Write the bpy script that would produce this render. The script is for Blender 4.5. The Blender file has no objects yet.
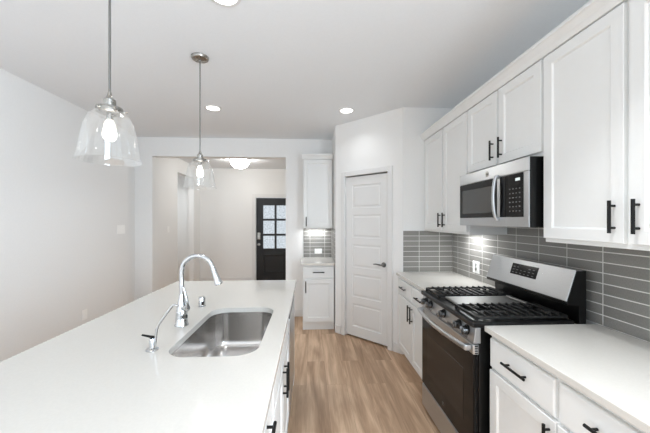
import bpy, bmesh, math, random
from mathutils import Vector, Matrix
random.seed(7)
S = bpy.context.scene
COL = S.collection
PI = math.pi

# ------------------------------------------------------------------ camera
FPX = 300.0
cd = bpy.data.cameras.new('camera'); cam = bpy.data.objects.new('camera', cd); COL.objects.link(cam)
cd.sensor_fit = 'HORIZONTAL'; cd.sensor_width = 36.0; cd.lens = 36.0 * FPX / 650.0
cd.shift_y = 4.0 / 650.0; cd.clip_start = 0.02; cd.clip_end = 100
cam.location = (0, 0, 1.485); cam.rotation_euler = (PI / 2, 0, math.radians(-2.86))
S.camera = cam

# ------------------------------------------------------------------ world, daylight, exposure
W = bpy.data.worlds.new('sky'); S.world = W; W.use_nodes = True
wb = W.node_tree.nodes['Background']; wb.inputs[0].default_value = (0.9, 0.96, 1.0, 1); wb.inputs[1].default_value = 0.9

def area(name, loc, rot, sx, sy, power, col=(1, 1, 1), parent=None, shape='RECTANGLE', spread=PI):
    l = bpy.data.lights.new(name, 'AREA'); l.shape = shape; l.size = sx
    if shape in ('RECTANGLE', 'ELLIPSE'): l.size_y = sy
    l.energy = power; l.color = col; l.spread = spread
    o = bpy.data.objects.new(name, l); COL.objects.link(o); o.location = loc; o.rotation_euler = rot
    if parent: o.parent = parent
    return o
# added fill light: an unseen side window put in behind the viewer, right
area('added_daylight', (1.59, -1.6, 1.4), (0, PI / 2, 0), 2.0, 2.0, 180, (0.85, 0.985, 1.12))
# weaker added fill lights at two unseen window openings behind the viewer
area('added_daylight', (-1.35, -3.42, 1.35), (PI / 2, 0, 0), 1.7, 2.0, 12, (0.85, 0.985, 1.12))
area('added_daylight', (0.55, -3.42, 1.35), (PI / 2, 0, 0), 1.5, 2.0, 10, (0.85, 0.985, 1.12))

vs = S.view_settings
S.display_settings.display_device = 'sRGB'
vs.view_transform = 'Standard'; vs.look = 'None'; vs.gamma = 1.0; vs.use_curve_mapping = False
vs.exposure = 0.15
S.cycles.max_bounces = 14; S.cycles.diffuse_bounces = 8; S.cycles.glossy_bounces = 6
S.cycles.transmission_bounces = 8; S.cycles.transparent_max_bounces = 12
S.cycles.caustics_reflective = False; S.cycles.caustics_refractive = False
S.cycles.sample_clamp_indirect = 4.0

# ------------------------------------------------------------------ materials
def s2l(c):
    return tuple(((v / 255) / 12.92 if v / 255 <= 0.04045 else ((v / 255 + 0.055) / 1.055) ** 2.4) for v in c) + (1,)

def mat(name, rgb=(200, 200, 200), rough=0.5, metal=0.0, spec=0.5, coat=0.0, lin=None):
    m = bpy.data.materials.new(name); m.use_nodes = True
    p = m.node_tree.nodes['Principled BSDF']
    p.inputs['Base Color'].default_value = lin if lin else s2l(rgb)
    p.inputs['Roughness'].default_value = rough; p.inputs['Metallic'].default_value = metal
    p.inputs['Specular IOR Level'].default_value = spec; p.inputs['Coat Weight'].default_value = coat
    return m

def nd(m, t, **kw):
    n = m.node_tree.nodes.new(t)
    for k, v in kw.items(): setattr(n, k, v)
    return n
def lk(m, a, b): m.node_tree.links.new(a, b)
def prin(m): return m.node_tree.nodes['Principled BSDF']

def noise_tint(m, rgb, amt, scale, stretch=(1, 1, 1), bump=0.0, coord='Object', rough=None):
    tc = nd(m, 'ShaderNodeTexCoord'); mp = nd(m, 'ShaderNodeMapping'); mp.inputs['Scale'].default_value = stretch
    no = nd(m, 'ShaderNodeTexNoise'); no.inputs['Scale'].default_value = scale; no.inputs['Detail'].default_value = 4
    lk(m, tc.outputs[coord], mp.inputs['Vector']); lk(m, mp.outputs[0], no.inputs['Vector'])
    r = nd(m, 'ShaderNodeValToRGB'); e = r.color_ramp.elements
    c = s2l(rgb); e[0].position = 0.3; e[1].position = 0.7
    e[0].color = tuple(v * (1 - amt) for v in c[:3]) + (1,); e[1].color = tuple(min(1, v * (1 + amt)) for v in c[:3]) + (1,)
    lk(m, no.outputs['Fac'], r.inputs[0]); lk(m, r.outputs[0], prin(m).inputs['Base Color'])
    if bump:
        b = nd(m, 'ShaderNodeBump'); b.inputs['Strength'].default_value = bump; b.inputs['Distance'].default_value = 0.002
        lk(m, no.outputs['Fac'], b.inputs['Height']); lk(m, b.outputs[0], prin(m).inputs['Normal'])
    if rough:
        mr = nd(m, 'ShaderNodeMapRange'); mr.inputs['To Min'].default_value = rough[0]; mr.inputs['To Max'].default_value = rough[1]
        lk(m, no.outputs['Fac'], mr.inputs['Value']); lk(m, mr.outputs[0], prin(m).inputs['Roughness'])
    return m

WALL = noise_tint(mat('wall_paint', rough=0.7, spec=0.25), (235, 235, 234), 0.01, 60, bump=0.04)
CEIL = noise_tint(mat('ceiling_paint', rough=0.85, spec=0.15), (233, 236, 239), 0.01, 80, bump=0.05)
TRIM = mat('trim_paint', (226, 226, 225), 0.4, spec=0.4)
CAB = noise_tint(mat('cabinet_lacquer', rough=0.38, spec=0.45), (229, 230, 229), 0.006, 25)
QUARTZ = noise_tint(mat('quartz', rough=0.1, spec=0.5), (212, 209, 203), 0.02, 120, rough=(0.08, 0.12))
BLACK = mat('black_metal', (10, 10, 10), 0.5, 0.0, 0.3)
BLACKGLOSS = mat('black_enamel', (8, 8, 8), 0.3, 0.0, 0.35)
IRON = mat('cast_iron', (16, 16, 16), 0.5, 0.0, .4)
CHROME = mat('chrome', (205, 207, 209), 0.05, 1.0)
NICKEL = noise_tint(mat('brushed_nickel', rough=0.28, metal=1.0), (165, 163, 158), 0.12, 50, rough=(0.22, 0.34))
STEEL = noise_tint(mat('brushed_steel', rough=0.3, metal=1.0), (190, 192, 194), 0.05, 30, (1, 40, 40), rough=(0.24, 0.36))
SINKST = noise_tint(mat('sink_steel', rough=0.3, metal=1.0), (206, 204, 202), 0.03, 40, (8, 1, 1), rough=(0.17, 0.24))
GRIDDLE = mat('griddle_plate', (150, 150, 148), 0.45, 1.0)
KNOB = mat('knob_metal', (120, 121, 122), 0.25, 1.0)
GREYMET = mat('grey_metal', (120, 120, 118), 0.4, 0.8)
PLASTIC = mat('white_plastic', (250, 250, 248), 0.35)
DARKGREY = mat('dark_grey_plastic', (45, 45, 45), 0.5)
GLASSBLACK = mat('black_glass', (9, 8, 8), 0.1, 0.0, 0.22)
OVENGLASS = mat('oven_window_glass', (24, 20, 18), 0.12, 0.0, 0.28)
MICROGLASS = noise_tint(mat('microwave_window_glass', rough=0.12, spec=0.6), (62, 61, 59), 0.08, 300)
KEYMARK = mat('grey_print', (105, 105, 105), 0.6)
DOORBLACK = mat('black_door_paint', (13, 14, 16), 0.35)
SHADOW = mat('dark_void', (15, 15, 15), 0.9)

def emis(name, rgb, strength):
    m = bpy.data.materials.new(name); m.use_nodes = True; nt = m.node_tree
    nt.nodes.remove(prin(m)); e = nt.nodes.new('ShaderNodeEmission'); e.inputs[0].default_value = s2l(rgb); e.inputs[1].default_value = strength
    nt.links.new(e.outputs[0], nt.nodes['Material Output'].inputs[0]); return m
LENS = emis('lamp_lens', (255, 252, 246), 5.0)
BULB = emis('lamp_bulb', (255, 249, 240), 14.0)
OPAL = emis('opal_glass_lit', (255, 253, 248), 26.0)
CLOCK = emis('clock_digits', (230, 240, 240), 1.0)

def glass_mat(name, tint=(0.97, 0.975, 0.975), veil=0.05, gloss=0.05):
    m = bpy.data.materials.new(name); m.use_nodes = True; nt = m.node_tree; nt.nodes.remove(prin(m))
    tr = nd(m, 'ShaderNodeBsdfTransparent'); tr.inputs[0].default_value = tint + (1,)
    gl = nd(m, 'ShaderNodeBsdfGlossy'); gl.inputs['Roughness'].default_value = 0.03; gl.inputs[0].default_value = (1, 1, 1, 1)
    tl = nd(m, 'ShaderNodeBsdfTranslucent'); tl.inputs[0].default_value = (0.95, 0.95, 0.95, 1)
    lw = nd(m, 'ShaderNodeLayerWeight'); lw.inputs[0].default_value = 0.35
    m1 = nd(m, 'ShaderNodeMixShader'); m1.inputs[0].default_value = veil
    lk(m, tr.outputs[0], m1.inputs[1]); lk(m, tl.outputs[0], m1.inputs[2])
    mr = nd(m, 'ShaderNodeMapRange'); mr.inputs['To Min'].default_value = gloss; mr.inputs['To Max'].default_value = 0.75
    lk(m, lw.outputs['Facing'], mr.inputs['Value'])
    pw = nd(m, 'ShaderNodeMath', operation='POWER'); pw.inputs[1].default_value = 1.6
    lk(m, mr.outputs[0], pw.inputs[0])
    ad = nd(m, 'ShaderNodeMath', operation='ADD'); ad.inputs[1].default_value = 0.02; lk(m, pw.outputs[0], ad.inputs[0])
    m2 = nd(m, 'ShaderNodeMixShader'); lk(m, ad.outputs[0], m2.inputs[0]); lk(m, m1.outputs[0], m2.inputs[1]); lk(m, gl.outputs[0], m2.inputs[2])
    lk(m, m2.outputs[0], nt.nodes['Material Output'].inputs[0]); return m
GLASS = glass_mat('clear_glass', veil=0.025, gloss=0.11)

def seeded_glass():
    m = mat('seeded_glass', (235, 240, 245), 0.25, 0.0, 0.5)
    p = prin(m); p.inputs['Transmission Weight'].default_value = 0.9; p.inputs['IOR'].default_value = 1.2
    tc = nd(m, 'ShaderNodeTexCoord'); no = nd(m, 'ShaderNodeTexNoise'); no.inputs['Scale'].default_value = 30; no.inputs['Detail'].default_value = 3
    lk(m, tc.outputs['Object'], no.inputs['Vector'])
    b = nd(m, 'ShaderNodeBump'); b.inputs['Strength'].default_value = 0.6; b.inputs['Distance'].default_value = 0.01
    lk(m, no.outputs['Fac'], b.inputs['Height']); lk(m, b.outputs[0], p.inputs['Normal'])
    r = nd(m, 'ShaderNodeValToRGB'); r.color_ramp.elements[0].color = (0.68, 0.72, 0.76, 1); r.color_ramp.elements[1].color = (0.9, 0.93, 0.97, 1)
    r.color_ramp.elements[0].position = 0.35; r.color_ramp.elements[1].position = 0.6
    lk(m, no.outputs['Fac'], r.inputs[0]); lk(m, r.outputs[0], p.inputs['Base Color'])
    return m
SEEDED = seeded_glass()

def floor_mat():
    m = mat('oak_plank', rough=0.42, spec=0.35)
    uv = nd(m, 'ShaderNodeUVMap')
    mp = nd(m, 'ShaderNodeMapping'); mp.inputs['Rotation'].default_value = (0, 0, PI / 2); mp.inputs['Location'].default_value = (0.27, 0.03, 0)
    lk(m, uv.outputs[0], mp.inputs[0])
    br = nd(m, 'ShaderNodeTexBrick'); br.offset = 0.37; br.offset_frequency = 2; br.squash = 1
    br.inputs['Scale'].default_value = 1; br.inputs['Brick Width'].default_value = 1.22; br.inputs['Row Height'].default_value = 0.18
    br.inputs['Mortar Size'].default_value = 0.0008; br.inputs['Mortar Smooth'].default_value = 0.2; br.inputs['Bias'].default_value = 0.0
    br.inputs['Color1'].default_value = (0, 0, 0, 1); br.inputs['Color2'].default_value = (1, 1, 1, 1); br.inputs['Mortar'].default_value = (0.5, 0.5, 0.5, 1)
    lk(m, mp.outputs[0], br.inputs['Vector'])
    sp = nd(m, 'ShaderNodeSeparateColor'); lk(m, br.outputs['Color'], sp.inputs[0])
    # grain: each plank gets its own shift along the grain
    cmb = nd(m, 'ShaderNodeCombineXYZ'); mu = nd(m, 'ShaderNodeMath', operation='MULTIPLY'); mu.inputs[1].default_value = 7.3
    lk(m, sp.outputs[0], mu.inputs[0]); lk(m, mu.outputs[0], cmb.inputs[0]); lk(m, mu.outputs[0], cmb.inputs[2])
    va = nd(m, 'ShaderNodeVectorMath', operation='ADD'); lk(m, mp.outputs[0], va.inputs[0]); lk(m, cmb.outputs[0], va.inputs[1])
    m2 = nd(m, 'ShaderNodeMapping'); m2.inputs['Scale'].default_value = (0.8, 8, 1); lk(m, va.outputs[0], m2.inputs[0])
    n1 = nd(m, 'ShaderNodeTexNoise'); n1.inputs['Scale'].default_value = 1.6; n1.inputs['Detail'].default_value = 5; n1.inputs['Distortion'].default_value = 0.6
    lk(m, m2.outputs[0], n1.inputs['Vector'])
    m3 = nd(m, 'ShaderNodeMapping'); m3.inputs['Scale'].default_value = (3, 90, 1); lk(m, va.outputs[0], m3.inputs[0])
    n2 = nd(m, 'ShaderNodeTexNoise'); n2.inputs['Scale'].default_value = 1.5; n2.inputs['Detail'].default_value = 4; lk(m, m3.outputs[0], n2.inputs['Vector'])
    a1 = nd(m, 'ShaderNodeMath', operation='MULTIPLY_ADD'); a1.inputs[1].default_value = 0.13; lk(m, sp.outputs[0], a1.inputs[0])
    b1 = nd(m, 'ShaderNodeMath', operation='MULTIPLY'); b1.inputs[1].default_value = 0.95; lk(m, n1.outputs['Fac'], b1.inputs[0]); lk(m, b1.outputs[0], a1.inputs[2])
    a2 = nd(m, 'ShaderNodeMath', operation='MULTIPLY_ADD'); a2.inputs[1].default_value = 0.22; lk(m, n2.outputs['Fac'], a2.inputs[0]); lk(m, a1.outputs[0], a2.inputs[2])
    r = nd(m, 'ShaderNodeValToRGB'); e = r.color_ramp.elements
    e[0].position = 0.42; e[0].color = s2l((143, 114, 89)); e[1].position = 0.84; e[1].color = s2l((216, 186, 157))
    x = e.new(0.64); x.color = s2l((183, 152, 124))
    lk(m, a2.outputs[0], r.inputs[0])
    mx = nd(m, 'ShaderNodeMix', data_type='RGBA'); lk(m, br.outputs['Fac'], mx.inputs[0]); lk(m, r.outputs[0], mx.inputs[6]); mx.inputs[7].default_value = s2l((138, 112, 90))
    lk(m, mx.outputs[2], prin(m).inputs['Base Color'])
    bp = nd(m, 'ShaderNodeBump'); bp.inputs['Strength'].default_value = 0.15; bp.inputs['Distance'].default_value = 0.002
    lk(m, n2.outputs['Fac'], bp.inputs['Height']); lk(m, bp.outputs[0], prin(m).inputs['Normal'])
    return m
FLOOR = floor_mat()

def tile_mat():
    m = mat('grey_linen_tile', rough=0.3, spec=0.45)
    uv = nd(m, 'ShaderNodeUVMap')
    br = nd(m, 'ShaderNodeTexBrick'); br.offset = 0.0; br.squash = 1
    br.inputs['Scale'].default_value = 1; br.inputs['Brick Width'].default_value = 0.2286; br.inputs['Row Height'].default_value = 0.0572
    br.inputs['Mortar Size'].default_value = 0.0026; br.inputs['Mortar Smooth'].default_value = 0.1; br.inputs['Bias'].default_value = 0
    br.inputs['Color1'].default_value = s2l((131, 129, 125)); br.inputs['Color2'].default_value = s2l((143, 141, 137)); br.inputs['Mortar'].default_value = s2l((222, 221, 217))
    lk(m, uv.outputs[0], br.inputs['Vector'])
    mp = nd(m, 'ShaderNodeMapping'); mp.inputs['Scale'].default_value = (500, 90, 1); lk(m, uv.outputs[0], mp.inputs[0])
    no = nd(m, 'ShaderNodeTexNoise'); no.inputs['Scale'].default_value = 1; no.inputs['Detail'].default_value = 2; lk(m, mp.outputs[0], no.inputs['Vector'])
    mr = nd(m, 'ShaderNodeMapRange'); mr.inputs['From Min'].default_value = 0.3; mr.inputs['From Max'].default_value = 0.7; mr.inputs['To Min'].default_value = 0.86; mr.inputs['To Max'].default_value = 1.1
    lk(m, no.outputs['Fac'], mr.inputs['Value'])
    mx = nd(m, 'ShaderNodeMix', data_type='RGBA', blend_type='MULTIPLY'); mx.inputs[0].default_value = 1
    lk(m, br.outputs['Color'], mx.inputs[6]); lk(m, mr.outputs[0], mx.inputs[7]); lk(m, mx.outputs[2], prin(m).inputs['Base Color'])
    b = nd(m, 'ShaderNodeBump', invert=True); b.inputs['Strength'].default_value = 0.5; b.inputs['Distance'].default_value = 0.002
    lk(m, br.outputs['Fac'], b.inputs['Height']); lk(m, b.outputs[0], prin(m).inputs['Normal'])
    rr = nd(m, 'ShaderNodeMapRange'); rr.inputs['To Min'].default_value = 0.28; rr.inputs['To Max'].default_value = 0.8
    lk(m, br.outputs['Fac'], rr.inputs['Value']); lk(m, rr.outputs[0], prin(m).inputs['Roughness'])
    return m
TILE = tile_mat()

# ------------------------------------------------------------------ mesh helpers
def NB(): return bmesh.new()

def box(bm, x0, x1, y0, y1, z0, z1, bev=0.0, seg=2):
    vv = [bm.verts.new((x, y, z)) for z in (z0, z1) for y in (y0, y1) for x in (x0, x1)]
    q = [(0, 2, 3, 1), (4, 5, 7, 6), (0, 1, 5, 4), (2, 6, 7, 3), (0, 4, 6, 2), (1, 3, 7, 5)]
    fs = [bm.faces.new([vv[i] for i in f]) for f in q]
    if bev > 0:
        es = list({e for f in fs for e in f.edges})
        bmesh.ops.bevel(bm, geom=es, offset=bev, segments=seg, profile=0.5, affect='EDGES')
    return vv

def poly_prism(bm, pts, axis, a0, a1, bev=0.0):
    """extrude the 2-D outline pts along axis ('x','y','z')"""
    def P(p, a):
        return {'x': (a, p[0], p[1]), 'y': (p[0], a, p[1]), 'z': (p[0], p[1], a)}[axis]
    v0 = [bm.verts.new(P(p, a0)) for p in pts]; v1 = [bm.verts.new(P(p, a1)) for p in pts]
    n = len(pts); fs = [bm.faces.new(v0[::-1]), bm.faces.new(v1)]
    for i in range(n): fs.append(bm.faces.new((v0[i], v0[(i + 1) % n], v1[(i + 1) % n], v1[i])))
    if bev > 0:
        bmesh.ops.bevel(bm, geom=list({e for f in fs for e in f.edges}), offset=bev, segments=2, profile=0.5, affect='EDGES')
    return fs

def loft(bm, rings, cap0=True, cap1=True):
    vr = [[bm.verts.new(p) for p in r] for r in rings]
    n = len(vr[0])
    for a, b in zip(vr[:-1], vr[1:]):
        for i in range(n): bm.faces.new((a[i], a[(i + 1) % n], b[(i + 1) % n], b[i]))
    if cap0: bm.faces.new(vr[0][::-1])
    if cap1: bm.faces.new(vr[-1])

def lathe(bm, prof, c=(0, 0, 0), n=32, axis='z', cap0=True, cap1=True):
    """prof: (radius, height) pairs turned about an axis through c"""
    rings = []
    for r, h in prof:
        ring = []
        for i in range(n):
            a = 2 * PI * i / n; u, v = r * math.cos(a), r * math.sin(a)
            p = {'z': (u, v, h), 'y': (u, h, v), 'x': (h, u, v)}[axis]
            ring.append((p[0] + c[0], p[1] + c[1], p[2] + c[2]))
        rings.append(ring)
    loft(bm, rings, cap0, cap1)

def tube(bm, pts, r, n=12, sy=1.0):
    """tube along pts; r a number or a list"""
    P = [Vector(p) for p in pts]; R = r if isinstance(r, (list, tuple)) else [r] * len(P)
    t0 = (P[1] - P[0]).normalized(); up = Vector((0, 0, 1)) if abs(t0.z) < 0.9 else Vector((0, 1, 0))
    u = t0.cross(up).normalized(); rings = []
    for i, p in enumerate(P):
        t = (P[min(i + 1, len(P) - 1)] - P[max(i - 1, 0)]).normalized()
        u = (u - t * u.dot(t)).normalized(); w = t.cross(u)
        rings.append([tuple(p + u * (R[i] * math.cos(2 * PI * k / n)) + w * (R[i] * sy * math.sin(2 * PI * k / n))) for k in range(n)])
    loft(bm, rings)

def rrect(x0, x1, y0, y1, r, z, seg=8):
    out = []
    for cx, cy, a0 in ((x1 - r, y1 - r, 0), (x0 + r, y1 - r, PI / 2), (x0 + r, y0 + r, PI), (x1 - r, y0 + r, 3 * PI / 2)):
        for k in range(seg + 1):
            a = a0 + PI / 2 * k / seg; out.append((cx + r * math.cos(a), cy + r * math.sin(a), z))
    return out

def obj(name, bm, m, parent=None, smooth=False, loc=None, rot=None):
    bmesh.ops.recalc_face_normals(bm, faces=bm.faces[:])
    me = bpy.data.meshes.new(name)
    if smooth:
        for f in bm.faces: f.smooth = True
    bm.to_mesh(me); bm.free()
    for mm in (m if isinstance(m, (list, tuple)) else [m]): me.materials.append(mm)
    if smooth:
        me.set_sharp_from_angle(angle=math.radians(38))
    o = bpy.data.objects.new(name, me); COL.objects.link(o)
    if parent: o.parent = parent
    if loc: o.location = loc
    if rot: o.rotation_euler = rot
    return o

def tag(o, label, cat, group=None):
    o['label'] = label; o['category'] = cat
    if group: o['group'] = group
    return o

def thing(name, label, cat, loc=(0, 0, 0), rz=0.0, group=None):
    o = bpy.data.objects.new(name, None); COL.objects.link(o); o.empty_display_size = 0.1
    o.location = loc; o.rotation_euler = (0, 0, rz)
    return tag(o, label, cat, group)

def struct(name, bm, m, label=None, parent=None, smooth=False, loc=None, rot=None):
    o = obj(name, bm, m, parent, smooth, loc, rot)
    if not parent: o['kind'] = 'structure'
    if label: o['label'] = label
    return o

def panel_rings(bm, x0, x1, z0, z1, rings, yb):
    """a door front in the XZ plane facing -Y; rings = (inset, y) from the front edge inwards; yb the back"""
    R = [[(x0, yb, z0), (x1, yb, z0), (x1, yb, z1), (x0, yb, z1)]]
    for i, y in rings: R.append([(x0 + i, y, z0 + i), (x1 - i, y, z0 + i), (x1 - i, y, z1 - i), (x0 + i, y, z1 - i)])
    loft(bm, R)

DT = 0.02                                                              # door thickness
def shaker(parent, name, x0, x1, z0, z1, frame=0.06):
    bm = NB()
    panel_rings(bm, x0, x1, z0, z1, [(0, -DT + 0.0015), (0.0015, -DT), (frame - 0.004, -DT), (frame, -DT + 0.003), (frame + 0.004, -DT + 0.008)], -0.0005)
    return obj(name, bm, CAB, parent)
def slabfront(parent, name, x0, x1, z0, z1):
    bm = NB(); panel_rings(bm, x0, x1, z0, z1, [(0, -DT + 0.006), (0.004, -DT + 0.001), (0.007, -DT)], -0.0005)
    return obj(name, bm, CAB, parent)
def pull(parent, x, z, vertical, y=-DT, L=0.155):
    bm = NB(); s = 0.025; r = 0.0065; d = L / 2 - 0.022
    if vertical:
        tube(bm, [(x, y - s, z - L / 2), (x, y - s, z + L / 2)], r, 10)
        for k in (-d, d): tube(bm, [(x, y + 0.0002, z + k), (x, y - s, z + k)], 0.005, 8)
    else:
        tube(bm, [(x - L / 2, y - s, z), (x + L / 2, y - s, z)], r, 10)
        for k in (-d, d): tube(bm, [(x + k, y + 0.0002, z), (x + k, y - s, z)], 0.005, 8)
    return obj('handle', bm, BLACK, parent, smooth=True)

# ------------------------------------------------------------------ room shell
CH = 2.743; XR = 1.597; XL = -2.55; YB = 4.66; HDR = 2.46
bm = NB(); fv = [bm.verts.new(p) for p in ((-4.2, -3.6, 0), (2.0, -3.6, 0), (2.0, 7.6, 0), (-4.2, 7.6, 0))]
f = bm.faces.new(fv); uvl = bm.loops.layers.uv.new('UVMap')
for l in f.loops: l[uvl].uv = (l.vert.co.x, l.vert.co.y)
r = bmesh.ops.extrude_face_region(bm, geom=[f]);
for v in [g for g in r['geom'] if isinstance(g, bmesh.types.BMVert)]: v.co.z = -0.1
struct('floor', bm, FLOOR, 'light oak plank floor')
bm = NB(); box(bm, -4.2, 2.0, -3.6, 7.6, CH, CH + 0.1); struct('ceiling', bm, CEIL, 'smooth pale ceiling')

# left wall, with the shallow recess near the hall opening
bm = NB(); poly_prism(bm, [(-2.75, -3.6), (XL, -3.6), (XL, 4.345), (-2.64, 4.345), (-2.64, YB), (-2.75, YB)], 'z', 0, CH)
struct('wall_left', bm, WALL, 'plain pale left wall')
bm = NB(); poly_prism(bm, [(-2.6, 0), (4.8, 0), (4.8, CH), (-3.6, CH), (-3.6, 0), (-2.601, 0), (-2.601, 2.4), (-.6, 2.4), (-.6, .4), (-2.6, .4)], 'x', XR, XR + .12); struct('wall_right', bm, WALL, 'right wall behind the range')
# back wall with the wide hall opening
bm = NB(); X0, X1 = -2.381, -0.374
poly_prism(bm, [(-2.75, 0), (X0, 0), (X0, HDR), (X1, HDR), (X1, 0), (1.6, 0), (1.6, CH), (-2.75, CH)], 'y', YB, YB + 0.14)
struct('wall_back', bm, WALL, 'back wall with a wide cased-free opening to the entry')
# corner pantry: return along the small cabinet, diagonal with the door, return to the right wall
A = (0.338, 3.98); DL = 0.9829
bm = NB(); poly_prism(bm, [(0.338, 3.98), (0.338, YB + 0.14), (0.45, YB + 0.14), (0.45, 4.03)], 'z', 0, CH)
struct('wall_pantry_left', bm, WALL, 'pantry side wall beside the small cabinet')
B = (A[0] + DL * math.sqrt(.5), A[1] - DL * math.sqrt(.5))
bm = NB(); poly_prism(bm, [B, (XR, B[1]), (XR, B[1] + 0.11), (B[0] + 0.045, B[1] + 0.11)], 'z', 0, CH)
struct('wall_pantry_right', bm, WALL, 'pantry side wall above the far counter')
DX0, DX1, DTOP = 0.166, 0.792, 2.05
bm = NB(); poly_prism(bm, [(0, 0), (DX0 - .012, 0), (DX0 - .012, DTOP + .012), (DX1 + .012, DTOP + .012), (DX1 + .012, 0), (DL, 0), (DL, CH), (0, CH)], 'y', 0, 0.11)
struct('wall_pantry', bm, WALL, 'diagonal pantry wall around the white door', loc=(A[0], A[1], 0), rot=(0, 0, -PI / 4))
# room behind the viewer: a wall with two tall window openings
bm = NB(); y0, y1 = -3.6, -3.48
box(bm, -2.75, -2.25, y0, y1, 0, CH); box(bm, -0.45, -0.25, y0, y1, 0, CH); box(bm, 1.35, 1.72, y0, y1, 0, CH)
for a, b in ((-2.25, -0.45), (-0.25, 1.35)):
    box(bm, a, b, y0, y1, 0, 0.3); box(bm, a, b, y0, y1, 2.4, CH)
struct('wall_near', bm, WALL, 'wall with two tall windows behind the viewer')
# entry hall
HX = -2.65; FY = 7.38
bm = NB()
poly_prism(bm, [(YB + .14, 0), (6.15, 0), (6.15, HDR), (7.0, HDR), (7.0, 0), (FY, 0), (FY, CH), (YB + .14, CH)], 'x', HX - 0.12, HX)
struct('wall_entry_left', bm, WALL, 'left wall of the entry with an opening')
bm = NB(); box(bm, -3.75, -3.65, 5.5, FY, 0, CH); box(bm, -3.75, HX - .12, 5.4, 5.5, 0, CH)
struct('wall_side_hall', bm, WALL, 'wall of the side hall beyond the entry')
FD0, FD1 = -1.31, -0.39
bm = NB(); poly_prism(bm, [(-3.75, 0), (FD0 - .02, 0), (FD0 - .02, 2.06), (FD1 + .02, 2.06), (FD1 + .02, 0), (0.2, 0), (0.2, CH), (-3.75, CH)], 'y', FY, FY + 0.14)
struct('wall_entry_back', bm, WALL, 'end wall of the entry around the front door')
bm = NB(); box(bm, 0.1, 0.2, YB + .14, FY, 0, CH); struct('wall_entry_right', bm, WALL, 'right wall of the entry')

# baseboards and casings
def baseboard(name, segs, rot=None, loc=None):
    bm = NB()
    for s in segs: box(bm, *s, 0, 0.105, 0.003, 1)
    struct(name, bm, TRIM, 'white baseboard', loc=loc, rot=rot)
baseboard('baseboard_left', [(XL, XL + .014, -3.4, 4.33)])
baseboard('baseboard_back', [(-2.6, X0 - .002, YB - .014, YB), (X1 + .002, -0.102, YB - .014, YB)])
baseboard('baseboard_pantry', [(0.0, DX0 - .073, -.014, 0), (DX1 + .073, DL + .005, -.014, 0)], (0, 0, -PI / 4), (A[0], A[1], 0))
baseboard('baseboard_entry', [(HX, HX + .014, YB + .15, 6.14), (HX, FD0 - .1, FY - .014, FY)])
def casing(name, x0, x1, zt, w, loc, rz):
    bm = NB()
    box(bm, x0 - w, x0, -.017, 0.0, 0, zt + w, .004, 1); box(bm, x1, x1 + w, -.017, 0.0, 0, zt + w, .004, 1)
    box(bm, x0 + .0005, x1 - .0005, -.017, 0.0, zt, zt + w, .004, 1)
    box(bm, x0 - .012, x0 - .002, .001, .109, 0, zt + .01); box(bm, x1 + .002, x1 + .012, .001, .109, 0, zt + .01); box(bm, x0 - .002, x1 + .002, .001, .109, zt + .002, zt + .011)
    struct(name, bm, TRIM, 'white door casing', loc=loc, rot=(0, 0, rz))
casing('trim_1', DX0 - .002, DX1 + .002, DTOP + .001, 0.06, (A[0], A[1], 0), -PI / 4)
casing('trim_2', FD0 - .006, FD1 + .006, 2.045, 0.085, (0, FY, 0), 0)

# pantry door: five horizontal raised panels
def five_panel_door():
    w = DX1 - DX0; z0, z1 = 0.024, DTOP - .013
    st = 0.1; rails = [0.12, 0.085, 0.085, 0.085, 0.085, 0.105]
    ph = (z1 - z0 - sum(rails)) / 5
    bm = NB(); d0 = 0.018
    def q(x0, x1, za, zb, y=d0): bm.faces.new([bm.verts.new(p) for p in ((x0, y, za), (x1, y, za), (x1, y, zb), (x0, y, zb))])
    q(DX0, DX0 + st, z0, z1); q(DX1 - st, DX1, z0, z1)
    z = z0
    for i in range(6):
        q(DX0 + st, DX1 - st, z, z + rails[i]); z += rails[i]
        if i < 5:
            a, b, c, d = DX0 + st, DX1 - st, z, z + ph
            R = [[(a + k, y, c + k), (b - k, y, c + k), (b - k, y, d - k), (a + k, y, d - k)] for k, y in ((0, d0), (.006, d0 + .007), (.022, d0 + .008), (.034, d0 + .0025))]
            loft(bm, R, cap0=False); z += ph
    # back and edges
    bb = [(DX0, z0), (DX1, z0), (DX1, z1), (DX0, z1)]
    v0 = [bm.verts.new((x, d0, zz)) for x, zz in bb]; v1 = [bm.verts.new((x, d0 + .035, zz)) for x, zz in bb]
    for i in range(4): bm.faces.new((v0[i], v0[(i + 1) % 4], v1[(i + 1) % 4], v1[i]))
    bm.faces.new(v1)
    bmesh.ops.remove_doubles(bm, verts=bm.verts[:], dist=1e-5)
    d = struct('door_1', bm, TRIM, 'white five-panel pantry door in the diagonal wall', loc=(A[0], A[1], 0), rot=(0, 0, -PI / 4))
    hx, hz = DX1 - 0.065, 0.965
    bm = NB(); lathe(bm, [(.03, d0 + .0005), (.03, d0 - .006), (.026, d0 - .011), (.013, d0 - .012), (.012, d0 - .045)], (hx, 0, hz), 24, 'y')
    tube(bm, [(hx + .008, d0 - .045, hz), (hx, d0 - .05, hz), (hx - .03, d0 - .05, hz + .002), (hx - .075, d0 - .048, hz + .006), (hx - .115, d0 - .045, hz + .002)], [.009, .011, .0095, .008, .006], 12)
    obj('door_handle', bm, GREYMET, d, smooth=True)
    for hz in (0.22, 1.05, 1.83):
        bm = NB(); lathe(bm, [(.006, hz), (.006, hz + .09)], (DX0 - .003, d0 - .006, 0), 10); obj('hinge', bm, TRIM, d, smooth=True)
five_panel_door()

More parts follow.
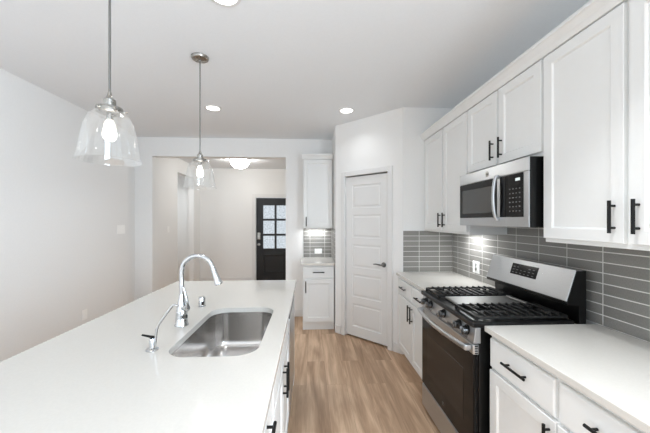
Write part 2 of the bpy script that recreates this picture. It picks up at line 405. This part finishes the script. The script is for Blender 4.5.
# front door: black, six lites above one panel
def front_door():
    z0, z1 = 0.012, 2.035; y = FY + .03
    gx = [FD0 + .165, FD0 + .165 + .275, FD0 + .49, FD0 + .49 + .275]; gz = [(0.80, 1.11), (1.16, 1.48), (1.53, 1.855)]
    bm = NB()
    def b(x0, x1, za, zb): box(bm, x0, x1, y, y + .045, za, zb, .003, 1)
    b(FD0, gx[0], z0, z1); b(gx[3], FD1, z0, z1); b(gx[0], gx[3], gz[2][1], z1); b(gx[0], gx[3], z0, 0.8)
    b(gx[1], gx[2], .8, gz[2][1]); b(gx[0], gx[1], gz[0][1], gz[1][0]); b(gx[2], gx[3], gz[0][1], gz[1][0]); b(gx[0], gx[1], gz[1][1], gz[2][0]); b(gx[2], gx[3], gz[1][1], gz[2][0])
    R = [[(FD0 + .17 + k, yy, .2 + k), (FD1 - .17 - k, yy, .2 + k), (FD1 - .17 - k, yy, .66 - k), (FD0 + .17 + k, yy, .66 - k)] for k, yy in ((0, y), (.01, y - .012), (.03, y - .012), (.05, y - .003))]
    loft(bm, R)
    d = struct('door_2', bm, DOORBLACK, 'black front door with six textured panes')
    for c in (0, 2):
        for za, zb in gz:
            bm = NB(); box(bm, gx[c] + .001, gx[c + 1] - .001, y + .018, y + .026, za + .001, zb - .001); obj('pane', bm, SEEDED, d)
    bm = NB(); box(bm, FD0 + .025, FD0 + .1, y - .022, y, 1.02, 1.19, .008); obj('deadbolt', bm, NICKEL, d)
    bm = NB(); lathe(bm, [(.033, y), (.033, y - .008), (.014, y - .01), (.012, y - .03), (.024, y - .036), (.03, y - .05), (.024, y - .064), (.008, y - .068)], (FD0 + .065, 0, .90), 20, 'y'); obj('door_knob', bm, NICKEL, d, smooth=True)
front_door()

# tiled backsplashes
def tiles(name, label, pts, uvs):
    """pts: outline in (u, z) on the wall, uvs maps (u, z) -> world xyz; a thin slab"""
    bm = NB(); n = len(pts); uvl = bm.loops.layers.uv.new('UVMap')
    fr = [bm.verts.new(uvs(u, z, 0.009)) for u, z in pts]; bk = [bm.verts.new(uvs(u, z, 0.0)) for u, z in pts]
    U = {v: p for v, p in zip(fr + bk, pts + pts)}
    fs = [bm.faces.new(fr), bm.faces.new(bk[::-1])] + [bm.faces.new((fr[i], bk[i], bk[(i + 1) % n], fr[(i + 1) % n])) for i in range(n)]
    for f in fs:
        for l in f.loops: l[uvl].uv = (U[l.vert][0] + 4.572, U[l.vert][1] - .914 + .572)
    struct(name, bm, TILE, label)
# right wall: u = distance along -Y from the grout at Y = 1.78
tiles('trim_3', 'grey stacked tile backsplash along the right wall',
      [(1.78 - 3.274, .9145), (1.12, .9145), (1.12, 1.372), (1.78 - 1.575, 1.372), (1.78 - 1.575, 1.446), (1.78 - 2.344, 1.446), (1.78 - 2.344, 1.372), (1.78 - 3.274, 1.372)],
      lambda u, z, t: (XR - t, 1.78 - u, z))
tiles('trim_4', 'grey stacked tile on the return wall of the far corner', [(B[0] + .0 - 1.211, .9145), (XR - .0095 - 1.211, .9145), (XR - .0095 - 1.211, 1.372), (B[0] - 1.211, 1.372)],
      lambda u, z, t: (u + 1.211, B[1] - t, z))
tiles('trim_5', 'grey tile behind the small back counter', [(-.1, .9145), (.328, .9145), (.328, 1.372), (-.1, 1.372)], lambda u, z, t: (u, YB - t, z))
tiles('trim_6', 'grey tile on the pantry side of the small counter', [(-4.65, .9145), (-4.0, .9145), (-4.0, 1.372), (-4.65, 1.372)], lambda u, z, t: (0.338 - t, -u, z))

# ------------------------------------------------------------------ cabinets
CT = 0.884                                                             # underside of the worktops
def base_cabinet(label, x, y, rz, w, depth, doors=2, drawers=2, drawer_pulls=True, fix_l=0.0, false_front=False, single_handle='r', toe=0.075):
    t = thing('base_cabinet', label, 'cabinet', (x, y, 0), rz, 'white base cabinets')
    bm = NB(); poly_prism(bm, [(0, .105), (toe, .105), (toe, 0), (depth, 0), (depth, CT - .0005), (0, CT - .0005)], 'x', 0, w); obj('carcass', bm, CAB, t)
    g = .012; x0 = fix_l + g; x1 = w - g
    dz0, dz1 = 0.712, 0.862; bz0, bz1 = 0.125, 0.695
    ww = (x1 - x0 - (drawers - 1) * .022) / drawers
    for i in range(drawers):
        a = x0 + i * (ww + .022); d = slabfront(t, 'false_drawer_front' if false_front else 'drawer', a, a + ww, dz0, dz1)
        if not false_front: pull(d, a + ww / 2, (dz0 + dz1) / 2 + .003, False)
    ww = (x1 - x0 - (doors - 1) * .008) / doors
    for i in range(doors):
        a = x0 + i * (ww + .008); d = shaker(t, 'door', a, a + ww, bz0, bz1)
        right = (i % 2 == 0) if doors > 1 else single_handle == 'r'
        pull(d, a + ww - .03 if right else a + .03, bz1 - .1, True)
    return t
base_cabinet('white base cabinet under the far counter, left of the range', .975, B[1] - .001, -PI / 2, B[1] - .001 - 2.3475, XR - .976, fix_l=.045)
base_cabinet('white base cabinet under the near counter, right of the range', .975, 1.563, -PI / 2, 0.89, XR - .976)
base_cabinet('narrow white base cabinet under the small back counter', -.098, 4.05, 0, .425, YB - 4.051, doors=1, drawers=1, single_handle='l', toe=.04)

def upper_cabinet(label, x, y, rz, w, depth, z0, z1, doors=2, fix_l=0.0, single_handle='r', crown=None, hz=.115):
    t = thing('upper_cabinet', label, 'cabinet', (x, y, z0), rz, 'white upper cabinets')
    h = z1 - z0
    bm = NB(); box(bm, 0, w, 0, depth, 0, h, .001, 1); obj('carcass', bm, CAB, t)
    g = .009; x0 = fix_l + g; x1 = w - g; ww = (x1 - x0 - (doors - 1) * .022) / doors
    for i in range(doors):
        a = x0 + i * (ww + .022); d = shaker(t, 'door', a, a + ww, .022, h - .03, .057)
        right = (i % 2 == 0) if doors > 1 else single_handle == 'r'
        pull(d, a + ww - .035 if right else a + .035, hz, True, L=.135)
    bm = NB(); l0, l1 = crown
    prof = [(.02, h - .022), (-.022, h - .022), (-.027, h - .012), (-.034, h + .004), (-.052, h + .03), (-.06, h + .036), (-.06, h + .048), (.02, h + .048)]
    poly_prism(bm, prof, 'x', l0, l1)
    obj('crown', bm, CAB, t)
    return t
UF = 1.277; UD = XR - UF - .001; UT = 2.39
upper_cabinet('white two-door upper cabinet in the corner, left of the microwave', UF, B[1] - .001, -PI / 2, B[1] - .001 - 2.3455, UD, 1.37, UT, fix_l=.05, crown=(-.0005 + .0005, B[1] - .001 - 2.3457), hz=.12)
upper_cabinet('short white two-door cabinet above the microwave', UF, 2.3445, -PI / 2, .7775, UD, 1.84, UT, crown=(0.0005, .7775), hz=.125)
upper_cabinet('tall white upper cabinet above the near counter', UF, 1.566, -PI / 2, .868, UD, 1.37, UT, crown=(-.0005, .868), hz=.13)
upper_cabinet('narrow white upper cabinet on the back wall beside the pantry', -.098, 4.33, 0, .425, YB - 4.331, 1.37, UT, doors=1, single_handle='l', crown=(-.012, .424), hz=.1)

# worktops
def worktop(label, x0, x1, y0, y1):
    bm = NB(); box(bm, x0, x1, y0, y1, CT, .914, .003, 2); tag(obj('worktop', bm, QUARTZ), label, 'countertop')
worktop('white quartz counter in the far corner, left of the range', .95, XR - .0095, 2.3455, B[1] - .0095)
worktop('white quartz counter on the near right, with the range beside it', .945, XR - .0095, .66, 1.584)
worktop('small white quartz counter on the back wall', -.125, .3285, 4.0, YB - .0095)

# ------------------------------------------------------------------ island
IX0, IX1, IY0, IY1 = -1.25, -.13, .36, 2.895
SX0, SX1, SY0, SY1, SR = -.622, -.229, 1.28, 1.99, .098
bm = NB()
inner_t = [bm.verts.new(p) for p in rrect(SX0, SX1, SY0, SY1, SR, .914)]; inner_b = [bm.verts.new((v.co.x, v.co.y, CT)) for v in inner_t]
def outer(z, k): return [bm.verts.new(p) for p in ((IX1 - k, IY1 - k, z), (IX0 + k, IY1 - k, z), (IX0 + k, IY0 + k, z), (IX1 - k, IY0 + k, z))]
ot, o1, o2, ob = outer(.914, .003), outer(.911, 0), outer(CT + .003, 0), outer(CT, .003)
for a, b in ((ot, o1), (o1, o2), (o2, ob)):
    for i in range(4): bm.faces.new((a[i], a[(i + 1) % 4], b[(i + 1) % 4], b[i]))
n = len(inner_t)
for i in range(n): bm.faces.new((inner_t[i], inner_b[i], inner_b[(i + 1) % n], inner_t[(i + 1) % n]))
for o_, in_ in ((ot, inner_t), (ob, inner_b)):
    es = [bm.edges.get((o_[i], o_[(i + 1) % 4])) for i in range(4)] + [bm.edges.get((in_[i], in_[(i + 1) % n])) for i in range(n)]
    bmesh.ops.triangle_fill(bm, edges=es, use_beauty=True)
tag(obj('island_worktop', bm, QUARTZ), 'large white quartz island counter with a sink cutout', 'countertop')

FX = -.165                                                             # island cabinet face
def island_base(label, y0, y1, kind):
    w = y1 - y0; t = thing('island_cabinet', label, 'cabinet', (FX, y0, 0), PI / 2, 'white island cabinets')
    bm = NB(); D = .58
    if kind == 'sink':                                                 # open topped so that the basin hangs free inside
        for s in ((0, .018, .0, D, .105, CT - .0005), (w - .018, w, 0, D, .105, CT - .0005), (.018, w - .018, D - .018, D, .105, CT - .0005), (.018, w - .018, 0, D - .018, .105, .123), (.018, w - .018, 0, .018, .123, CT - .0005), (0, w, .075, .09, 0, .105)): box(bm, *s)
    else:
        poly_prism(bm, [(0, .105), (.075, .105), (.075, 0), (D, 0), (D, CT - .0005), (0, CT - .0005)], 'x', 0, w)
    obj('carcass', bm, CAB, t); g = .012
    if kind == 'sink':
        slabfront(t, 'false_drawer_front', g, w - g, .712, .862); ww = (w - 2 * g - .008) / 2
        for i in range(2):
            a = g + i * (ww + .008); d = shaker(t, 'door', a, a + ww, .125, .695); pull(d, a + ww - .03 if i == 0 else a + .03, .618, True)
    else:
        for za, zb in ((.125, .405), (.42, .695), (.712, .862)):
            d = slabfront(t, 'drawer', g, w - g, za, zb); pull(d, w / 2, (za + zb) / 2 + .003, False)
island_base('white sink base cabinet in the island, two doors facing the range', 1.191, 2.099, 'sink')
island_base('white drawer cabinet in the island, nearest the viewer', .733, 1.19, 'drawers')
bm = NB(); box(bm, -.955, -.746, .45, 2.862, 0, CT - .0005); box(bm, -.745, FX + .018, .45, .732, 0, CT - .0005); box(bm, -.745, FX + .018, 2.71, 2.862, 0, CT - .0005)
tag(obj('island_casework', bm, CAB), 'white island back and end casing under the quartz counter', 'cabinet')
# dishwasher beside the sink base
t = thing('dishwasher', 'stainless dishwasher in the island beyond the sink', 'dishwasher', (FX + .0, 2.1005, 0), PI / 2)
bm = NB(); box(bm, .003, .605, .0, .57, .1, .874); box(bm, .003, .605, .06, .57, 0.0, .1); obj('body', bm, DARKGREY, t)
bm = NB(); box(bm, .004, .604, -.024, -.0005, .115, .79, .004); obj('door', bm, STEEL, t)
bm = NB(); box(bm, .004, .604, -.024, -.0005, .795, .868, .004); obj('control_panel', bm, BLACKGLOSS, t)

# sink
t = thing('kitchen_sink', 'stainless undermount single-bowl sink set in the island', 'sink', ((SX0 + SX1) / 2, (SY0 + SY1) / 2, .66))
cx, cy = (SX0 + SX1) / 2, (SY0 + SY1) / 2
bm = NB(); k0 = -.004
def rr_(k, z, r): return [(x - cx, y - cy, z - .66) for x, y, z in rrect(SX0 + k, SX1 - k, SY0 + k, SY1 - k, r, z)]
loft(bm, [rr_(-.014, CT - .003, SR + .01), rr_(-.014, CT - .0008, SR + .01), rr_(k0, CT - .0008, SR), rr_(k0, CT - .006, SR), rr_(.004, .72, SR - .004), rr_(.010, .69, SR - .01), rr_(.022, .672, SR - .02), rr_(.045, .664, SR - .035), rr_(.14, .660, .045)], cap0=False)
bm2 = bm
obj('basin', bm, SINKST, t, smooth=True)
bm = NB(); lathe(bm, [(.055, .0015), (.055, .004), (.046, .005), (.042, .001), (.012, .0005), (.012, .012), (.006, .014)], (0.02, 0.05, 0), 32); obj('drain', bm, CHROME, t, smooth=True)

# faucet
t = thing('kitchen_faucet', 'tall chrome gooseneck faucet behind the sink', 'faucet', (-.70, 1.676, .914))
bm = NB(); lathe(bm, [(.036, 0), (.036, .006), (.032, .012), (.031, .05), (.029, .085), (.022, .12), (.016, .15), (.0145, .17)], n=28); obj('body', bm, CHROME, t, smooth=True)
pts = [(0, 0, .165), (0, 0, .23), (0, 0, .292)]; R = .0865
for k in range(1, 13):
    a = PI * k / 12 * .93; pts.append((R - R * math.cos(a), -.01 * k / 12, .292 + R * math.sin(a)))
e = Vector(pts[-1]); dr = (e - Vector(pts[-2])).normalized()
bm = NB(); tube(bm, pts, .0125, 16); obj('spout', bm, CHROME, t, smooth=True)
bm = NB(); tip = Vector((.205, -.015, .222)); dr = (tip - e).normalized()
tube(bm, [e - dr * .004, e + dr * .004, e + dr * .02, e + dr * .05, tip - dr * .012, tip - dr * .003, tip], [.0125, .015, .0145, .017, .0215, .0215, .018], 20); obj('spray_head', bm, CHROME, t, smooth=True)
bm = NB(); tube(bm, [(.015, -.012, .098), (.043, -.032, .1)], [.016, .0165], 16); tube(bm, [(.04, -.03, .098), (.044, -.033, .12), (.038, -.036, .16), (.028, -.038, .2), (.024, -.039, .215)], [.009, .010, .008, .006, .004], 12)
obj('lever', bm, CHROME, t, smooth=True)

# filtered water tap with a black lever
t = thing('filter_tap', 'slim chrome drinking-water tap with a black lever on the island', 'faucet', (-.695, 1.36, .914))
bm = NB(); lathe(bm, [(.026, 0), (.026, .004), (.02, .008), (.014, .012), (.013, .045), (.011, .052), (.004, .054)], n=24); obj('base', bm, CHROME, t, smooth=True)
bm = NB(); tube(bm, [(.013, -.002, .02), (.017, -.002, .07), (.02, -.002, .09), (.03, -.003, .115), (.06, -.006, .155), (.085, -.008, .19), (.095, -.009, .199), (.106, -.01, .2), (.116, -.011, .194)], .0055, 10); obj('spout', bm, CHROME, t, smooth=True)
bm = NB(); tube(bm, [(.012, 0, .057), (-.01, .0, .059), (-.045, .002, .066)], [.007, .007, .0055], 10, .7); obj('lever', bm, BLACK, t, smooth=True)
# air gap
t = thing('air_gap', 'short chrome air gap cap beside the far end of the sink', 'air gap', (-.72, 2.04, .914))
bm = NB(); lathe(bm, [(.025, 0), (.025, .003), (.022, .005), (.022, .056), (.02, .061), (.01, .063)], n=24); obj('cap', bm, CHROME, t, smooth=True)
bm = NB(); box(bm, .004, .018, -.0215, -.006, .012, .036, .002); obj('slot', bm, BLACK, t, rot=(0, 0, 0))

# ------------------------------------------------------------------ range
RW = .757
t = thing('gas_range', 'freestanding stainless and black gas range between the white counters', 'range', (.888, 2.3435, 0), -PI / 2)
bm = NB(); box(bm, .002, RW - .002, .03, .64, .04, .9, .004); box(bm, .03, RW - .03, .06, .63, 0.0, .04); obj('body', bm, BLACKGLOSS, t)
bm = NB(); box(bm, .003, RW - .003, .0, .0295, .035, .2, .006); obj('storage_drawer', bm, STEEL, t)
bm = NB(); box(bm, .003, RW - .003, 0, .0295, .21, .752, .005); od = obj('oven_door', bm, GLASSBLACK, t)
bm = NB(); box(bm, .11, RW - .11, -.0012, .001, .33, .63, .001, 1); obj('oven_window', bm, OVENGLASS, od)
bm = NB(); lathe(bm, [(.011, -.0015), (.011, .001)], (RW / 2, 0, .262), 20, 'y'); obj('emblem', bm, GREYMET, od, smooth=True)
bm = NB(); box(bm, .001, RW - .001, -.002, .032, .753, .81, .006); obj('door_top_band', bm, STEEL, od)
for i in range(4):                                                   # slots in the end cap of the door
    bm = NB(); box(bm, RW - .0025, RW - .0003, .006, .024, .759 + .0125 * i, .766 + .0125 * i, .001, 1); obj('vent_slot', bm, BLACK, od)
pts = []
for k in range(17):
    s = k / 16; pts.append((.022 + (RW - .044) * s, -.034 - .03 * math.sin(PI * s), .787))
bm = NB(); tube(bm, pts, .0105, 12, 1.5)
for x in (.034, RW - .034): box(bm, x - .017, x + .017, -.04, -.0015, .77, .803, .006)
obj('handle', bm, STEEL, od, smooth=True)
bm = NB(); poly_prism(bm, [(-.001, .815), (.04, .815), (.04, .9), (.012, .9)], 'x', .001, RW - .001, .002); cp = obj('control_panel', bm, STEEL, t)
sl = .013 / .085
for g0 in (.10, .27, .44, .60):
    for i in range(3):
        z = .82 + i * .0055; bm = NB(); box(bm, g0, g0 + .09, -.0018 + (z - .815) * sl, .004, z, z + .0026); obj('vent_slot', bm, BLACK, cp)
for kx in (.075, .165, .378, .585, .675):
    y0 = -.001 + (.862 - .815) * sl; bm = NB()
    lathe(bm, [(.0235, y0 - .005), (.022, y0 - .03), (.017, y0 - .034), (.004, y0 - .0345)], (kx, 0, .862), 24, 'y')
    box(bm, kx - .005, kx + .005, y0 - .042, y0 - .02, .842, .882, .002)
    kn = obj('knob', bm, KNOB, t, smooth=True)
    bm = NB(); lathe(bm, [(.030, y0 + .008), (.030, y0 - .002), (.026, y0 - .005), (.01, y0 - .0055)], (kx, 0, .862), 24, 'y'); obj('bezel', bm, BLACK, kn, smooth=True)
bm = NB(); box(bm, 0, RW, -.008, .575, .9005, .932, .008, 3); ct = obj('cooktop', bm, BLACKGLOSS, t)
def grate(x0, x1):
    bm = NB(); y0, y1 = .03, .545; zt, b = .957, .0055
    def bar(xa, ya, xb, yb, z=zt, h=.014):
        if abs(xa - xb) < 1e-6: box(bm, xa - b, xa + b, min(ya, yb), max(ya, yb), z - h, z, .002, 1)
        else: box(bm, min(xa, xb), max(xa, xb), ya - b, ya + b, z - h, z, .002, 1)
    bar(x0, y0, x1, y0); bar(x0, y1, x1, y1); bar(x0, y0, x0, y1); bar(x1, y0, x1, y1); bar(x0, (y0 + y1) / 2, x1, (y0 + y1) / 2)
    for i in range(1, 11):                                            # cross fingers standing above the frame
        y = y0 + (y1 - y0) * i / 11
        gap = .022 if min(abs(y - y0 - .125), abs(y1 - .125 - y)) < .035 else 0.0
        m_ = (x0 + x1) / 2
        if gap: bar(x0 - .002, y, m_ - gap, y, zt + .008, .012); bar(m_ + gap, y, x1 + .002, y, zt + .008, .012)
        else: bar(x0 - .002, y, x1 + .002, y, zt + .008, .012)
    for cy in (y0 + .125, y1 - .125):
        for sx, sy in ((1, 1), (1, -1), (-1, 1), (-1, -1)):
            m_ = (x0 + x1) / 2; tube(bm, [(m_ + sx * .025, cy + sy * .03, zt), (m_ + sx * .075, cy + sy * .07, zt)], .006, 6)
    for px in (x0 + .006, x1 - .006):
        for py in (y0, (y0 + y1) / 2, y1): box(bm, px - .006, px + .006, py - .006, py + .006, .9322, zt - .008)
    return obj('grate', bm, IRON, t)
grate(.018, .262); grate(RW - .262, RW - .018)
bm = NB(); box(bm, .274, RW - .274, .06, .5, .934, .951, .006, 2)
box(bm, .274, RW - .274, .5, .53, .934, .955, .004, 1); obj('griddle', bm, GRIDDLE, t)
for bx in (.14, RW - .14):
    for by in (.155, .42):
        bm = NB(); lathe(bm, [(.05, .9322), (.048, .936), (.036, .938), (.036, .942), (.032, .9455), (.01, .947)], (bx, by, 0), 28); obj('burner', bm, IRON, t, smooth=True)
# backguard
prof = [(.527, 1.03), (.584, 1.205), (.642, 1.205), (.642, .905), (.6, .905), (.6, 1.016), (.53, 1.016)]
bm = NB(); poly_prism(bm, prof, 'x', .001, RW - .001, .003); bg = obj('backguard', bm, BLACKGLOSS, t)
L = math.hypot(.057, .175); nx, nz = -.175 / L, .057 / L            # outward normal of the sloped face in (y, z)
def slope(s, off): return (.527 + .057 * s + nx * off, 1.03 + .175 * s + nz * off)
def slab_on_slope(bm, x0, x1, s0, s1, o0, o1, bev=0.0):
    poly_prism(bm, [slope(s0, o0), slope(s0, o1), slope(s1, o1), slope(s1, o0)], 'x', x0, x1, bev)
bm = NB(); slab_on_slope(bm, .003, RW - .003, .04, 1.03, -.002, .004, .0015); poly_prism(bm, [slope(1.0, .003), slope(1.02, .0035), (.62, 1.2085), (.62, 1.204)], 'x', .003, RW - .003); obj('fascia', bm, STEEL, bg)
bm = NB(); slab_on_slope(bm, .255, .5, .44, .86, .003, .0055, .001); dsp = obj('display', bm, GLASSBLACK, bg)
bm = NB()
for i in range(6):
    for j in range(3):
        if (i, j) in ((2, 2), (3, 2)): continue
        xx = .272 + i * .037; ss = .5 + j * .11
        slab_on_slope(bm, xx, xx + .018, ss, ss + .03, .0056, .0059)
obj('key_marks', bm, KEYMARK, dsp)

# ------------------------------------------------------------------ microwave
MW = .757
t = thing('microwave', 'stainless over-the-range microwave above the gas range', 'microwave', (1.195, 2.3385, 1.447), -PI / 2)
bm = NB(); box(bm, .002, MW - .002, .0065, .40, .0, .3905, .003, 1); obj('body', bm, BLACKGLOSS, t)
bm = NB(); box(bm, 0, MW, 0, .006, .314, .3905, .002); vp = obj('vent_panel', bm, STEEL, t)
bm = NB(); lathe(bm, [(.0185, .0), (.0185, -.002), (.015, -.0028), (.014, -.0012), (.004, -.0012)], (.368, 0, .352), 24, 'y')
em = obj('emblem', bm, NICKEL, vp, smooth=True)
bm = NB(); tube(bm, [(.3625, -.0016, .357), (.361, -.0016, .351), (.3635, -.0016, .346), (.368, -.0016, .3445), (.3725, -.0016, .346), (.375, -.0016, .351), (.3735, -.0016, .357), (.368, -.0016, .352)], .0014, 6); obj('monogram', bm, DARKGREY, em, smooth=True)
bm = NB(); box(bm, 0, .562, 0, .006, .0, .312, .002); md = obj('door', bm, STEEL, t)
bm = NB(); box(bm, .006, .474, -.0025, .002, .058, .31, .001, 1); wd = obj('window', bm, GLASSBLACK, md)
bm = NB(); box(bm, .05, .445, -.0034, -.002, .09, .265, .0005, 1); obj('window_mesh', bm, MICROGLASS, wd)
bm = NB(); box(bm, .508, .562, -.0025, .002, .058, .31, .001, 1); obj('door_edge_glass', bm, GLASSBLACK, md)
pts = []
for k in range(13):
    s = k / 12; pts.append((.49, -.014 - .02 * math.sin(PI * s) ** .6, .045 + .275 * s))
bm = NB(); tube(bm, pts, .0125, 12, .8)
for z in (.05, .315): box(bm, .479, .501, -.02, -.0005, z - .012, z + .012, .004)
obj('handle', bm, STEEL, md, smooth=True)
bm = NB(); box(bm, .564, MW, 0, .006, .0, .312, .002); cpn = obj('control_panel', bm, STEEL, t)
bm = NB(); box(bm, .566, .715, -.0025, .002, .058, .31, .001, 1); kp = obj('keypad', bm, GLASSBLACK, cpn)
bm = NB(); box(bm, .652, .69, -.0032, -.0024, .268, .284); obj('clock', bm, CLOCK, kp)
bm = NB()
for i in range(4):
    for j in range(6):
        box(bm, .598 + i * .028, .609 + i * .028, -.003, -.0024, .09 + j * .026, .097 + j * .026)
obj('key_marks', bm, KEYMARK, kp)
# puck light under the far upper cabinet and under the small cabinet
def light_bar(label, x, y, p, rz):
    t = thing('under_cabinet_light', label, 'light', (x, y, 1.3695), rz, 'under cabinet lights')
    bm = NB(); box(bm, -.15, .15, -.016, .016, -.010, 0, .002, 1); obj('housing', bm, PLASTIC, t)
    area('bar_lamp', (0, 0, -.0125), (0, 0, 0), .27, .022, p, (.97, 1, 1.02), t)
light_bar('slim light under the corner upper cabinet, washing the tile by the microwave', 1.48, 2.76, 2.5, PI / 2)
light_bar('slim light under the narrow back-wall upper cabinet', .09, 4.58, 1.6, 0)

# ------------------------------------------------------------------ pendants and ceiling lights
def pendant(label, x, y):
    t = thing('pendant_light', label, 'pendant light', (x, y, CH), 0, 'glass pendants above the island')
    zb = 1.733 - CH
    bm = NB(); lathe(bm, [(.064, 0), (.064, -.012), (.058, -.02), (.02, -.024), (.008, -.026), (.006, -.045)], n=32); obj('canopy', bm, NICKEL, t, smooth=True)
    bm = NB(); tube(bm, [(0, 0, -.04), (0, 0, zb + .275)], .0045, 8); obj('cord', bm, GREYMET, t, smooth=True)
    bm = NB(); lathe(bm, [(.006, zb + .29), (.009, zb + .275), (.014, zb + .262), (.023, zb + .256), (.023, zb + .23), (.047, zb + .224), (.05, zb + .216), (.05, zb + .203), (.044, zb + .2)], n=28)
    for a in range(3):
        c, s_ = math.cos(a * 2.094 + .4), math.sin(a * 2.094 + .4); tube(bm, [(c * .048, s_ * .048, zb + .212), (c * .064, s_ * .064, zb + .212)], .0045, 8)
    obj('socket', bm, NICKEL, t, smooth=True)
    outer_ = [(.042, .208), (.058, .203), (.074, .186), (.088, .155), (.0965, .12), (.104, .08), (.1095, .04), (.114, .018), (.119, .007), (.121, .002), (.12, 0)]
    prof = [(r, zb + z) for r, z in outer_] + [(.117, zb)] + [(r - .003, zb + z - (.002 if z > .1 else 0)) for r, z in outer_[::-1][2:]]
    bm = NB(); lathe(bm, prof, n=48, cap0=False, cap1=False); obj('shade', bm, GLASS, t, smooth=True)
    bm = NB(); lathe(bm, [(.013, zb + .205), (.013, zb + .17)], n=16); obj('bulb_base', bm, NICKEL, t, smooth=True)
    bm = NB(); lathe(bm, [(.012, zb + .171), (.0135, zb + .155), (.021, zb + .135), (.0255, zb + .115), (.023, zb + .098), (.015, zb + .088), (.004, zb + .085)], n=24); obj('bulb', bm, BULB, t, smooth=True)
pendant('clear glass dome pendant nearer the viewer, above the left of the island', -.838, 1.30)
pendant('clear glass dome pendant farther off, above the end of the island', -.845, 2.353)

def downlight(label, x, y, p, sp=125):
    t = thing('recessed_light', label, 'ceiling light', (x, y, CH), 0, 'recessed ceiling lights')
    bm = NB(); lathe(bm, [(.092, -.0003), (.092, -.004), (.084, -.007), (.072, -.006), (.07, -.002), (.07, -.0003)], n=40, cap0=False, cap1=False); obj('trim_ring', bm, TRIM, t, smooth=True)
    bm = NB(); lathe(bm, [(.071, -.0005), (.071, -.0035)], n=40); obj('lens', bm, LENS, t)
    area('lamp', (0, 0, -.012), (0, 0, 0), .13, .13, p, (.97, 1, 1.02), t, 'DISK', math.radians(sp))
downlight('recessed ceiling light near the hall opening, left of the pair', -1.083, 3.413, 6)
downlight('recessed ceiling light in front of the diagonal pantry wall', .417, 3.413, 1.1)
downlight('recessed ceiling light at the top edge, above the island', -.479, 1.70, .8)
downlight('added unseen recessed light above the near right counter', .62, .85, 6, 85)  # fill light added out of frame to brighten the near counter
downlight('added unseen recessed light by the near end of the island', -1.3, -.1, .5)  # weak fill light added out of frame, no fitting in view

downlight('added unseen recessed light in the side hall beyond the entry', -3.2, 6.6, 6)  # fill light added out of sight to brighten the side hall
t = thing('flush_ceiling_light', 'white glass bowl ceiling light in the entry', 'ceiling light', (-1.43, 6.2, CH))
bm = NB(); lathe(bm, [(.19, -.0005), (.19, -.03), (.17, -.034)], n=40); obj('base', bm, PLASTIC, t, smooth=True)
bm = NB(); lathe(bm, [(.185, -.032), (.187, -.06), (.178, -.1), (.15, -.145), (.105, -.177), (.05, -.193), (.008, -.197)], n=40); obj('bowl', bm, OPAL, t, smooth=True)
bm = NB(); lathe(bm, [(.011, -.195), (.011, -.204), (.005, -.212)], n=16); obj('finial', bm, NICKEL, t, smooth=True)

# ------------------------------------------------------------------ outlets and switches
def plate(kind, label, loc, rz, w=.07, h=.115, gangs=1, horizontal=False):
    t = thing(kind, label, 'outlet' if 'outlet' in kind else 'switch', loc, rz)
    bm = NB(); box(bm, -w / 2, w / 2, -.006, -.0003, -h / 2, h / 2, .002, 1); obj('cover_plate', bm, PLASTIC, t)
    for g in range(gangs):
        gx = (g - (gangs - 1) / 2) * .046
        if kind == 'light_switch':
            bm = NB(); box(bm, gx - .016, gx + .016, -.0067, -.0055, -.033, .033, .0004, 1); obj('rocker', bm, PLASTIC, t)
        else:
            for s in (-1, 1):
                bm = NB()
                c = (s * .02, 0) if horizontal else (0, s * .02)
                box(bm, c[0] - .014, c[0] + .014, -.0067, -.0055, c[1] - .014, c[1] + .014, .0004, 1); obj('socket', bm, PLASTIC, t)
    return t
plate('wall_outlet', 'white outlet on the grey tile left of the range', (XR - .009, 2.79, 1.04), -PI / 2, .115, .115, 2)
plate('wall_outlet', 'white outlet on the grey tile above the small back counter', (.128, YB - .009, 1.01), 0, .115, .075, 1, True)
plate('light_switch', 'white three-gang switch plate on the left wall', (XL, 4.18, 1.365), PI / 2, .165, .118, 3)
plate('wall_outlet', 'white outlet low on the left wall beyond the island', (XL, 3.53, .42), PI / 2)
plate('light_switch', 'small white switch on the left wall of the entry', (HX, 5.75, 1.32), PI / 2, .07, .115, 1)
